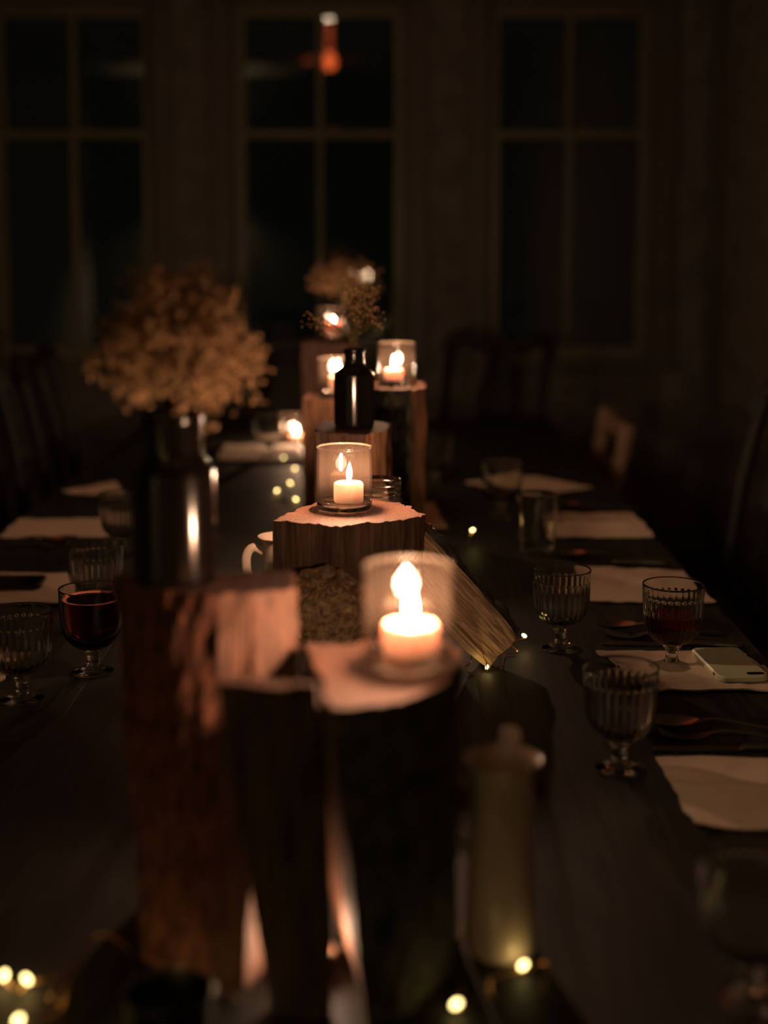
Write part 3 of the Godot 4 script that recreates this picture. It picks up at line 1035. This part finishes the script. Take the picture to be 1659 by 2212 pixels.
func jug(label: String, at: Vector3, turn: float, spout: float) -> void:
	var t := thing("enamel_jug", label, "jug", at, turn, "white jugs")
	var out := curve([Vector2(0.0275, 0.001), Vector2(0.0295, 0.006), Vector2(0.0292, 0.03), Vector2(0.0278, 0.08), Vector2(0.0258, 0.125), Vector2(0.0252, 0.148), Vector2(0.0275, 0.160), Vector2(0.0325, 0.166)], 4)
	var prof := [Vector2(0, 0.002), Vector2(0.026, 0.0)]
	prof += out
	prof += [Vector2(0.0332, 0.1672), Vector2(0.0325, 0.1682)]
	prof += curve([Vector2(0.0318, 0.1676), Vector2(0.0268, 0.1625), Vector2(0.0238, 0.149), Vector2(0.0243, 0.125), Vector2(0.0262, 0.08), Vector2(0.0275, 0.03), Vector2(0.026, 0.006), Vector2(0.0, 0.005)], 4)
	obj("jug_body", lathe(prof, 64, 60), M.enamel, t)
	var hp := [Vector3(0.0245, 0.146, 0), Vector3(0.040, 0.152, 0), Vector3(0.049, 0.140, 0), Vector3(0.048, 0.115, 0), Vector3(0.038, 0.095, 0), Vector3(0.0262, 0.088, 0)]
	obj("handle", sweep(curve(hp, 5), 0.0042, 0.0065, 10, Vector3.ZERO), M.enamel, t)
	var lip := obj("spout", sweep(curve([Vector3(0.026, 0.155, 0), Vector3(0.031, 0.166, 0), Vector3(0.036, 0.176, 0), Vector3(0.040, 0.180, 0)], 3), [0.003, 0.005, 0.0075, 0.009, 0.0095, 0.0095, 0.009, 0.0085, 0.0075, 0.005], [0.002, 0.0025, 0.003, 0.0035, 0.004, 0.004, 0.004, 0.004, 0.003, 0.002], 12, Vector3(0, 0, 1)), M.enamel, t)
	lip.rotation.y = spout


func vases() -> void:
	var prof := [Vector2(0.034, 0.0), Vector2(0.0362, 0.003), Vector2(0.0365, 0.02), Vector2(0.0365, 0.092), Vector2(0.0355, 0.100), Vector2(0.031, 0.108), Vector2(0.0268, 0.114), Vector2(0.0262, 0.122), Vector2(0.0262, 0.142), Vector2(0.0275, 0.147), Vector2(0.0275, 0.150), Vector2(0.0262, 0.151)]
	bottle("brown_bottle", "dark brown glass bottle at front left holding the big bouquet", Vector3(-0.187, 1.042, -1.244), prof, 0.0022, M.brown_glass)
	flowers("flower_bunch", "large round bouquet of pale baby's breath at front left", Vector3(-0.187, 1.188, -1.244), Vector3(-0.179, 1.247, -1.244), Vector3(0.074, 0.074, 0.074), 270, 15, 0.0030, 77, 0.0065)
	var p2 := [Vector2(0.030, 0.0), Vector2(0.0335, 0.003), Vector2(0.034, 0.02), Vector2(0.034, 0.082), Vector2(0.0325, 0.090), Vector2(0.0255, 0.098), Vector2(0.0185, 0.104), Vector2(0.0165, 0.112), Vector2(0.0165, 0.125), Vector2(0.0185, 0.128), Vector2(0.0185, 0.131), Vector2(0.0165, 0.132)]
	bottle("brown_bottle", "dark glass bottle on the log behind the sharp candle", Vector3(-0.050, 1.03, -2.37), p2, 0.0022, M.brown_glass)
	flowers("flower_bunch", "small sprig of baby's breath in the dark bottle behind the sharp candle", Vector3(-0.050, 1.160, -2.37), Vector3(-0.040, 1.225, -2.37), Vector3(0.036, 0.046, 0.035), 46, 6, 0.0022, 78, 0.006)
	flowers("flower_sprig", "thin side sprig of baby's breath leaning left out of the dark bottle", Vector3(-0.052, 1.160, -2.37), Vector3(-0.108, 1.205, -2.37), Vector3(0.026, 0.016, 0.02), 12, 5, 0.0020, 79, 0.006)
	bottle("brown_bottle", "farthest dark bottle, hidden behind the small flowers", Vector3(-0.100, 1.085, -3.69), [Vector2(0.022, 0.0), Vector2(0.026, 0.003), Vector2(0.026, 0.05), Vector2(0.022, 0.058), Vector2(0.013, 0.066), Vector2(0.012, 0.08), Vector2(0.0135, 0.084), Vector2(0.012, 0.086)], 0.002, M.brown_glass)
	flowers("flower_bunch", "far blurred bunch of baby's breath before the middle window", Vector3(-0.100, 1.170, -3.69), Vector3(-0.108, 1.240, -3.69), Vector3(0.098, 0.062, 0.08), 110, 8, 0.0028, 80, 0.010)
	jug("white jug with a flared rim beside the front log, at lower right", Vector3(0.098, TOP, -1.135), deg_to_rad(175), deg_to_rad(-100))
	jug("white jug peeking out left behind the middle log block", Vector3(-0.150, TOP, -2.02), deg_to_rad(190), deg_to_rad(150))


# ------------------------------------------------------------------ place settings
func napkin(label: String, c: Array, sd: int, lift := 0.0) -> void:
	# c: four corners [x, z] round the napkin
	var nz := noise(sd, 1.0, 3)
	var n := 26
	var mid := Vector2.ZERO
	for q in c:
		mid += Vector2(q[0], q[1]) * 0.25
	var q := []
	for k in 4:
		q.append(Vector2(c[k][0], c[k][1]) - mid)
	var t := thing("napkin", label, "napkin", Vector3(mid.x, TOP, mid.y), 0.0, "folded cream napkins")
	for layer in 2:
		var mb := MB.new()
		var ids := [[], []]
		for i in n + 1:
			for side in 2:
				ids[side].append([])
			for j in n + 1:
				var u := float(i) / n
				var v := float(j) / n
				var p: Vector2 = q[0].lerp(q[1], u).lerp(q[3].lerp(q[2], u), v)
				if layer == 0:
					p *= 0.985
				var e := minf(minf(u, 1.0 - u), minf(v, 1.0 - v))
				p += Vector2(nz.get_noise_2d(u * 3 + 10, v * 3), nz.get_noise_2d(u * 3, v * 3 + 20)) * 0.006
				p += Vector2(nz.get_noise_2d(u * 14 + 40, v * 14), nz.get_noise_2d(u * 14, v * 14 + 70)) * 0.0012 * (1.0 if e < 0.01 else 0.0)
				var y := 0.0012 + layer * 0.0016
				y += 0.0042 * (0.5 + 0.5 * nz.get_noise_2d(u * 2.3 + sd, v * 2.3)) + 0.0032 * absf(nz.get_noise_2d(u * 5 + 5, v * 2))
				var crease := absf(u - 0.55 + 0.03 * nz.get_noise_2d(v * 2, sd))
				y += 0.003 * maxf(0.0, 1.0 - crease / 0.05)
				y += lift * maxf(0.0, 0.2 - u - v) * 5.0
				ids[1][i].append(mb.p(Vector3(p.x, y + 0.0006, p.y)))
				ids[0][i].append(mb.p(Vector3(p.x, y - 0.0006, p.y)))
		var cw: bool = (q[1] - q[0]).cross(q[3] - q[0]) > 0
		for i in n:
			for j in n:
				for side in 2:
					var g: Array = ids[side]
					if (side == 1) == cw:
						mb.quad(g[i][j], g[i][j + 1], g[i + 1][j + 1], g[i + 1][j])
					else:
						mb.quad(g[i][j], g[i + 1][j], g[i + 1][j + 1], g[i][j + 1])
		for k in n:
			for e in [[0, k, 0, k + 1], [n, k, n, k + 1], [k, 0, k + 1, 0], [k, n, k + 1, n]]:
				mb.quad_from(ids[0][e[0]][e[1]], ids[0][e[2]][e[3]], ids[1][e[2]][e[3]], ids[1][e[0]][e[1]], Vector3(0, 0.002, 0))
		obj("fold", mb.mesh(50), M.napkin, t)


func spoon(label: String, at: Vector3, turn: float) -> void:
	var t := thing("spoon", label, "spoon", at, turn, "table cutlery")
	# handle runs along +x, bowl at -x
	var mb := MB.new()
	var n := 16
	var rings := 6
	var up := []
	var dn := []
	for k in rings + 1:
		var ru := []
		var rd := []
		var s := float(k) / rings
		for j in n:
			var a := TAU * j / n
			var egg := 1.0 - 0.16 * cos(a)
			var x := -0.032 + 0.032 * cos(a) * s
			var z := 0.0205 * sin(a) * s * egg
			var y := 0.0135 - 0.0085 * (1.0 - s * s) + 0.001 * s
			ru.append(mb.p(Vector3(x, y, z)))
			rd.append(mb.p(Vector3(x, y - 0.0014, z)))
		up.append(ru)
		dn.append(rd)
	for k in rings:
		for j in n:
			var j2 := (j + 1) % n
			mb.quad(up[k][j], up[k][j2], up[k + 1][j2], up[k + 1][j])
			mb.quad(dn[k][j], dn[k + 1][j], dn[k + 1][j2], dn[k][j2])
	for j in n:
		mb.quad(up[rings][j], up[rings][(j + 1) % n], dn[rings][(j + 1) % n], dn[rings][j])
	obj("bowl", mb.mesh(60), M.steel, t)
	var h := curve([Vector3(-0.003, 0.0138, 0), Vector3(0.012, 0.0165, 0), Vector3(0.03, 0.015, 0), Vector3(0.08, 0.006, 0), Vector3(0.125, 0.0045, 0)], 4)
	var w := []
	for k in h.size():
		w.append(lerpf(0.0032, 0.0075, pow(float(k) / (h.size() - 1), 2.0)))
	obj("handle", sweep(h, w, 0.0013, 10, Vector3(0, 0, 1)), M.steel, t)


func fork(label: String, at: Vector3, turn: float) -> void:
	var t := thing("fork", label, "fork", at, turn, "table cutlery")
	for k in 4:
		var z := -0.009 + k * 0.006
		obj("tine", sweep(curve([Vector3(-0.062, 0.0105, z), Vector3(-0.045, 0.006, z), Vector3(-0.025, 0.0045, z)], 3), 0.0014, 0.0011, 6, Vector3(0, 0, 1)), M.steel, t)
	obj("fork_root", sweep(curve([Vector3(-0.027, 0.0045, 0), Vector3(-0.015, 0.006, 0), Vector3(-0.004, 0.0095, 0)], 3), [0.0105, 0.0108, 0.011, 0.0105, 0.009, 0.006, 0.0045], 0.0012, 8, Vector3(0, 0, 1)), M.steel, t)
	var h := curve([Vector3(-0.006, 0.009, 0), Vector3(0.012, 0.0125, 0), Vector3(0.03, 0.0115, 0), Vector3(0.08, 0.005, 0), Vector3(0.125, 0.004, 0)], 4)
	var w := []
	for k in h.size():
		w.append(lerpf(0.0035, 0.0075, pow(float(k) / (h.size() - 1), 2.0)))
	obj("handle", sweep(h, w, 0.0013, 10, Vector3(0, 0, 1)), M.steel, t)


func knife(label: String, at: Vector3, turn: float) -> void:
	var t := thing("knife", label, "knife", at, turn, "table cutlery")
	obj("blade", sweep(curve([Vector3(-0.105, 0.0022, 0.004), Vector3(-0.09, 0.0022, 0.001), Vector3(-0.05, 0.0022, 0), Vector3(0.0, 0.0026, 0)], 4), [0.001, 0.003, 0.005, 0.0065, 0.0075, 0.0085, 0.009, 0.0092, 0.0092, 0.0092, 0.009, 0.0085, 0.006], 0.0008, 8, Vector3(0, 0, 1)), M.steel, t)
	obj("handle", sweep([Vector3(-0.001, 0.0036, 0), Vector3(0.006, 0.0046, 0), Vector3(0.04, 0.005, 0), Vector3(0.09, 0.0052, 0), Vector3(0.098, 0.0048, 0)], [0.005, 0.0055, 0.0065, 0.0085, 0.007], [0.003, 0.0042, 0.0045, 0.0048, 0.0035], 10, Vector3(0, 0, 1)), M.steel, t)


func rounded_slab(size: Vector3, corner: float, edge: float) -> ArrayMesh:
	var mb := MB.new()
	var rows := []
	for q in [[-0.5, 1.0], [-0.5, 0.0], [0.0, 0.0], [0.5, 0.0], [0.5, 1.0]]:
		var ins: float = q[1] * edge
		var y: float = size.y * q[0]
		if q[1] == 0.0 and q[0] != 0.0:
			y -= signf(q[0]) * edge
		var row := []
		for k in 4:
			var sx := 1.0 if k == 0 or k == 3 else -1.0
			var sz := 1.0 if k < 2 else -1.0
			for m in 7:
				var a := PI / 2 * k + PI / 2 * m / 6.0
				row.append(mb.p(Vector3(sx * (size.x * 0.5 - corner) + cos(a) * (corner - ins), y, sz * (size.z * 0.5 - corner) + sin(a) * (corner - ins))))
		rows.append(row)
	var n: int = rows[0].size()
	for i in rows.size() - 1:
		for j in n:
			mb.quad_from(rows[i][j], rows[i][(j + 1) % n], rows[i + 1][(j + 1) % n], rows[i + 1][j], Vector3.ZERO)
	for e in [0, rows.size() - 1]:
		var c := mb.p(Vector3(0, size.y * (-0.5 if e == 0 else 0.5), 0))
		for j in n:
			mb.tri_from(c, rows[e][j], rows[e][(j + 1) % n], Vector3.ZERO)
	return mb.mesh(40)


func settings() -> void:
	napkin("folded napkin at front right, nearest on the right side", [[0.312, -1.372], [0.312, -1.571], [0.535, -1.565], [0.54, -1.370]], 61, 0.004)
	napkin("napkin under the pale phone and the red goblet", [[0.345, -1.812], [0.306, -1.992], [0.515, -1.992], [0.545, -1.815]], 62, 0.0)
	napkin("wrinkled napkin on the right, behind the glinting goblet", [[0.335, -2.280], [0.350, -2.525], [0.535, -2.490], [0.540, -2.270]], 63)
	napkin("napkin on the right side beside the tall tumbler", [[0.330, -2.785], [0.345, -3.02], [0.536, -3.03], [0.540, -2.775]], 64)
	napkin("farthest napkin on the right, before the pale chair", [[0.305, -3.21], [0.200, -3.428], [0.372, -3.510], [0.498, -3.344]], 65)
	napkin("small pale scrap left of the tall tumbler, beside the middle logs", [[0.083, -2.86], [0.088, -3.14], [0.112, -3.16], [0.128, -2.87]], 66)  # pale patch on the table, laid as a flat folded piece
	napkin("napkin under the dark phone at the left edge", [[-0.505, -2.263], [-0.562, -2.472], [-0.77, -2.48], [-0.77, -2.258]], 67)
	napkin("napkin on the left between the phone and the dark chairs", [[-0.535, -2.777], [-0.575, -2.966], [-0.774, -2.962], [-0.765, -2.777]], 68)
	napkin("napkin on the left behind the half hidden goblet", [[-0.60, -3.25], [-0.655, -3.43], [-0.755, -3.30], [-0.735, -3.27]], 69)
	napkin("reddish lit napkin at the far left beside the low candle", [[-0.215, -3.76], [-0.25, -4.05], [-0.46, -4.05], [-0.452, -3.79]], 70)
	napkin("napkin corner at the left edge behind the empty goblet", [[-0.513, -1.85], [-0.515, -1.93], [-0.74, -1.95], [-0.74, -1.80]], 71)
	spoon("spoon of the nearest right-hand setting, farthest of the three pieces", Vector3(0.385, TOP, -1.668), deg_to_rad(-3))
	fork("fork of the nearest right-hand setting, between spoon and knife", Vector3(0.392, TOP, -1.637), deg_to_rad(-3))
	knife("knife of the nearest right-hand setting, closest to the napkin", Vector3(0.418, TOP, -1.603), deg_to_rad(-2))
	spoon("spoon behind the red goblet on the right", Vector3(0.385, TOP, -2.105), deg_to_rad(-7))
	fork("fork behind the red goblet on the right", Vector3(0.395, TOP, -2.07), deg_to_rad(-7))
	knife("knife behind the red goblet on the right", Vector3(0.425, TOP, -2.035), deg_to_rad(-6))
	spoon("spoon on the right beside the wrinkled napkin", Vector3(0.385, TOP, -2.60), deg_to_rad(-4))
	knife("knife on the right beside the wrinkled napkin", Vector3(0.42, TOP, -2.565), deg_to_rad(-4))
	spoon("spoon on the right farthest back, beside the tall tumbler's napkin", Vector3(0.44, TOP, -3.09), deg_to_rad(-2))
	spoon("spoon on the left beside the dark phone's napkin", Vector3(-0.66, TOP, -2.735), deg_to_rad(176))
	fork("fork on the left beside the dark phone's napkin", Vector3(-0.67, TOP, -2.70), deg_to_rad(176))
	var ph := thing("phone", "phone in a pale case lying on the napkin at right", "phone", Vector3(0.476, TOP + 0.0118, -1.905), deg_to_rad(4))
	obj("case", rounded_slab(Vector3(0.070, 0.009, 0.138), 0.011, 0.0022), M.case_white, ph)
	obj("camera_cutout", rounded_slab(Vector3(0.024, 0.0012, 0.010), 0.0048, 0.0004), M.black_glass, ph, Vector3(0.018, 0.0046, 0.057))
	obj("side_button", rounded_slab(Vector3(0.002, 0.003, 0.008), 0.0009, 0.0004), M.black_glass, ph, Vector3(-0.0345, 0.001, 0.045))
	var dp := thing("phone", "dark phone lying on the napkin at the left edge", "phone", Vector3(-0.655, TOP + 0.0108, -2.378), deg_to_rad(4))
	obj("case", rounded_slab(Vector3(0.145, 0.008, 0.072), 0.010, 0.0022), M.steel_dark, dp)
	obj("screen", rounded_slab(Vector3(0.139, 0.0010, 0.066), 0.008, 0.0003), M.black_glass, dp, Vector3(0, 0.0042, 0))


# ------------------------------------------------------------------ fairy lights and pendant
func fairy(label: String, spots: Array, sd: int, energy: float) -> void:
	# spots: [x, y above the table, z, lit]
	var o := Vector3(spots[0][0], TOP, spots[0][2])
	var t := thing("fairy_lights", label, "string lights", o, 0.0, "strings of fairy lights")
	var pts := []
	var rng := RandomNumberGenerator.new()
	rng.seed = sd
	for i in spots.size():
		var s = spots[i]
		pts.append(Vector3(s[0], TOP + s[1], s[2]) - o)
		if i + 1 < spots.size():
			var e = spots[i + 1]
			var m := Vector3((s[0] + e[0]) * 0.5, TOP + (s[1] + e[1]) * 0.5 + rng.randf_range(-0.004, 0.008), (s[2] + e[2]) * 0.5) - o
			m += Vector3(rng.randf_range(-0.015, 0.015), 0, rng.randf_range(-0.02, 0.02))
			m.y = maxf(m.y, 0.002)
			pts.append(m)
	obj("wire", sweep(curve(pts, 6), 0.00075, 0.00075, 6), M.wire, t)
	var bead := lathe([Vector2(0, -0.0035), Vector2(0.0016, -0.003), Vector2(0.0024, -0.001), Vector2(0.0024, 0.002), Vector2(0.0015, 0.004), Vector2(0, 0.0046)], 12, 180)
	for i in spots.size():
		var s = spots[i]
		if s[3] <= 0.0:
			continue
		var at := Vector3(s[0], TOP + s[1] + 0.0035, s[2]) - o
		var b := obj("bulb", bead, M.led, t, at)
		b.rotation = Vector3(rng.randf_range(-1.2, 1.2), 0, rng.randf_range(-1.2, 1.2))
		lamp("bulb_light", t, at, energy * s[3], LEDC, 0.002)


func lights() -> void:
	fairy("string of fairy lights winding behind the middle logs to the far left", [[-0.235, 0.009, -4.06, 1.0], [-0.272, 0.002, -3.80, 0.6], [-0.23, 0.003, -3.62, 0.5], [-0.227, 0.003, -3.40, 0.5], [-0.252, 0.003, -3.297, 1.0], [-0.2, 0.003, -3.184, 0.7], [-0.10, 0.003, -3.17, 0.0], [0.045, 0.008, -3.08, 0.8], [0.105, 0.012, -2.85, 0.0], [0.094, 0.012, -2.78, 1.0], [0.098, 0.010, -2.74, 0.8], [0.12, 0.006, -2.70, 0.0], [0.162, 0.012, -2.70, 0.0], [0.172, 0.028, -2.72, 1.0]], 5, 0.00022)
	fairy("string of fairy lights curling round the leaning wood", [[-0.135, 0.012, -2.06, 0.0], [-0.128, 0.004, -2.0, 0.0], [0.005, 0.004, -1.97, 0.0], [0.10, 0.004, -1.90, 0.0], [0.112, 0.004, -1.92, 0.0], [0.122, 0.026, -1.93, 0.0], [0.138, 0.020, -1.915, 0.0], [0.142, 0.004, -1.905, 0.6], [0.165, 0.003, -1.93, 0.0], [0.192, 0.004, -1.99, 0.0], [0.205, 0.016, -2.02, 0.6]], 6, 0.00022)
	fairy("blurred string of fairy lights in the bottom left corner", [[-0.305, 0.004, -1.078, 1.2], [-0.285, 0.004, -1.072, 0.9], [-0.255, 0.010, -1.09, 0.0], [-0.25, 0.006, -1.04, 0.0], [-0.277, 0.004, -1.012, 1.0], [-0.25, 0.006, -1.03, 0.0], [-0.245, 0.016, -1.115, 0.0], [-0.225, 0.018, -1.12, 0.0], [-0.20, 0.006, -1.075, 0.0], [-0.174, 0.005, -1.058, 1.2], [-0.14, 0.003, -1.05, 0.0], [-0.112, 0.003, -1.045, 0.0]], 7, 0.0003)
	fairy("blurred string of fairy lights round the foot of the nearest white jug", [[0.064, 0.003, -1.18, 0.0], [0.063, 0.003, -1.14, 0.0], [0.060, 0.003, -1.09, 0.0], [0.054, 0.005, -1.04, 0.0], [0.0555, 0.004, -1.035, 1.0], [0.085, 0.003, -1.05, 0.0], [0.113, 0.004, -1.094, 0.6], [0.125, 0.003, -1.06, 0.0]], 8, 0.00008)
	# unseen pendant above the frame, shaped for the orange reflection in the middle window
	var t := thing("unseen_pendant_lamp", "unseen copper pendant lamp above the frame, placed for the orange reflection in the middle window", "lamp", Vector3(UNSEEN_PENDANT.x, 2.95, UNSEEN_PENDANT.z))
	var y0 := UNSEEN_PENDANT.y - 2.95
	obj("ceiling_rose", lathe([Vector2(0, -0.03), Vector2(0.05, -0.028), Vector2(0.06, -0.012), Vector2(0.06, 0), Vector2(0, 0)], 32), M.brass, t)
	obj("opal_globe", lathe(curve([Vector2(0, y0 + 0.235), Vector2(0.022, y0 + 0.24), Vector2(0.032, y0 + 0.265), Vector2(0.022, y0 + 0.29), Vector2(0, y0 + 0.295)], 4), 24, 180), M.opal, t)  # glowing globe placed for the white spot mirrored in the pane
	obj("cord", sweep([Vector3(0, y0 + 0.29, 0), Vector3(0, -0.02, 0)], 0.004, 0.004, 8), M.chair, t)
	for k in 3:  # beads glow to give the chain of orange spots in the pane
		var yb := y0 + 0.10 + 0.05 * k
		obj("amber_bead", lathe(curve([Vector2(0, yb - 0.025), Vector2(0.018, yb - 0.014), Vector2(0.024, yb), Vector2(0.018, yb + 0.014), Vector2(0, yb + 0.026)], 4), 24, 180), M.amber, t)
	obj("shade", lathe([Vector2(0.02, y0 + 0.085), Vector2(0.06, y0 + 0.07), Vector2(0.24, y0 + 0.012), Vector2(0.262, y0 + 0.0), Vector2(0.262, y0 - 0.003), Vector2(0.24, y0 + 0.008), Vector2(0.06, y0 + 0.064), Vector2(0.02, y0 + 0.078), Vector2(0.02, y0 + 0.085)], 64, 40), M.copper, t)
	obj("bulb", lathe(curve([Vector2(0, y0 - 0.075), Vector2(0.035, y0 - 0.06), Vector2(0.045, y0 - 0.02), Vector2(0.028, y0 + 0.03), Vector2(0.012, y0 + 0.05), Vector2(0, y0 + 0.06)], 4), 24, 180), M.bulb, t)
	lamp("bulb_light", t, Vector3(0, y0 - 0.015, 0), 0.01, Color(1.0, 0.55, 0.3), 0.03)


func fill_lamp() -> void:  # added lamp out of view, lifts the dark front faces
	var t := thing("added_fill_lamp", "added fill lamp with a shade, unseen on the wall behind the viewer", "lamp", Vector3(-1.5, 1.75, 2.2))
	obj("back_plate", lathe([Vector2(0, -0.02), Vector2(0.05, -0.02), Vector2(0.055, -0.012), Vector2(0.055, 0), Vector2(0, 0)], 32), M.brass, t).rotation.x = PI / 2
	obj("arm", sweep(curve([Vector3(0, 0, 0), Vector3(0, -0.03, -0.07), Vector3(0, -0.02, -0.13), Vector3(0, 0.03, -0.15)], 5), 0.006, 0.006, 8), M.brass, t)
	obj("bulb", lathe(curve([Vector2(0, 0.03), Vector2(0.012, 0.04), Vector2(0.03, 0.085), Vector2(0.02, 0.11), Vector2(0, 0.118)], 4), 24, 180), M.lamp_glow, t, Vector3(0, 0, -0.15))
	obj("shade", lathe([Vector2(0.10, 0.01), Vector2(0.045, 0.16), Vector2(0.047, 0.16), Vector2(0.102, 0.01), Vector2(0.10, 0.01)], 48, 40), M.shade, t, Vector3(0, 0, -0.15))
	lamp("bulb_light", t, Vector3(0, 0.08, -0.15), FILL_ENERGY, Color(1.0, 0.88, 0.67), 0.03)


const UNSEEN_TEA := 0.008
const FILL_ENERGY := 4.5
const UNSEEN_PENDANT := Vector3(-0.226, 2.47, -3.0)


func _ready() -> void:
	# camera: eye at the near end of the table, lens axis 7 degrees down with the frame shifted further down
	var cam := Camera3D.new()
	cam.name = "camera"
	add_child(cam)
	var at := CameraAttributesPhysical.new()
	at.frustum_focal_length = 50.0
	at.frustum_focus_distance = 1.93
	at.frustum_near = 0.05
	at.frustum_far = 60.0
	at.exposure_aperture = 1.9
	cam.attributes = at
	cam.keep_aspect = Camera3D.KEEP_HEIGHT
	cam.set_frustum(0.05 * 2212.0 / 3072.0, Vector2(0.0, -0.05 * (1106.0 - 892.2) / 3072.0), 0.05, 60.0)
	cam.position = Vector3(0, 1.345, 0)
	cam.rotation.x = deg_to_rad(-7.0)
	cam.current = true
	var we := WorldEnvironment.new()
	we.name = "world"
	var env := Environment.new()
	env.background_mode = Environment.BG_COLOR
	env.background_color = Color(0.016, 0.018, 0.012)
	env.tonemap_mode = Environment.TONE_MAPPER_LINEAR
	env.tonemap_exposure = 0.95
	env.sdfgi_enabled = true
	env.ssao_enabled = true
	env.ssil_enabled = true
	we.environment = env
	add_child(we)

	make_materials()
	room()
	table()
	chairs()
	blocks()
	candles()
	vases()
	glassware()
	settings()
	lights()
	fill_lamp()
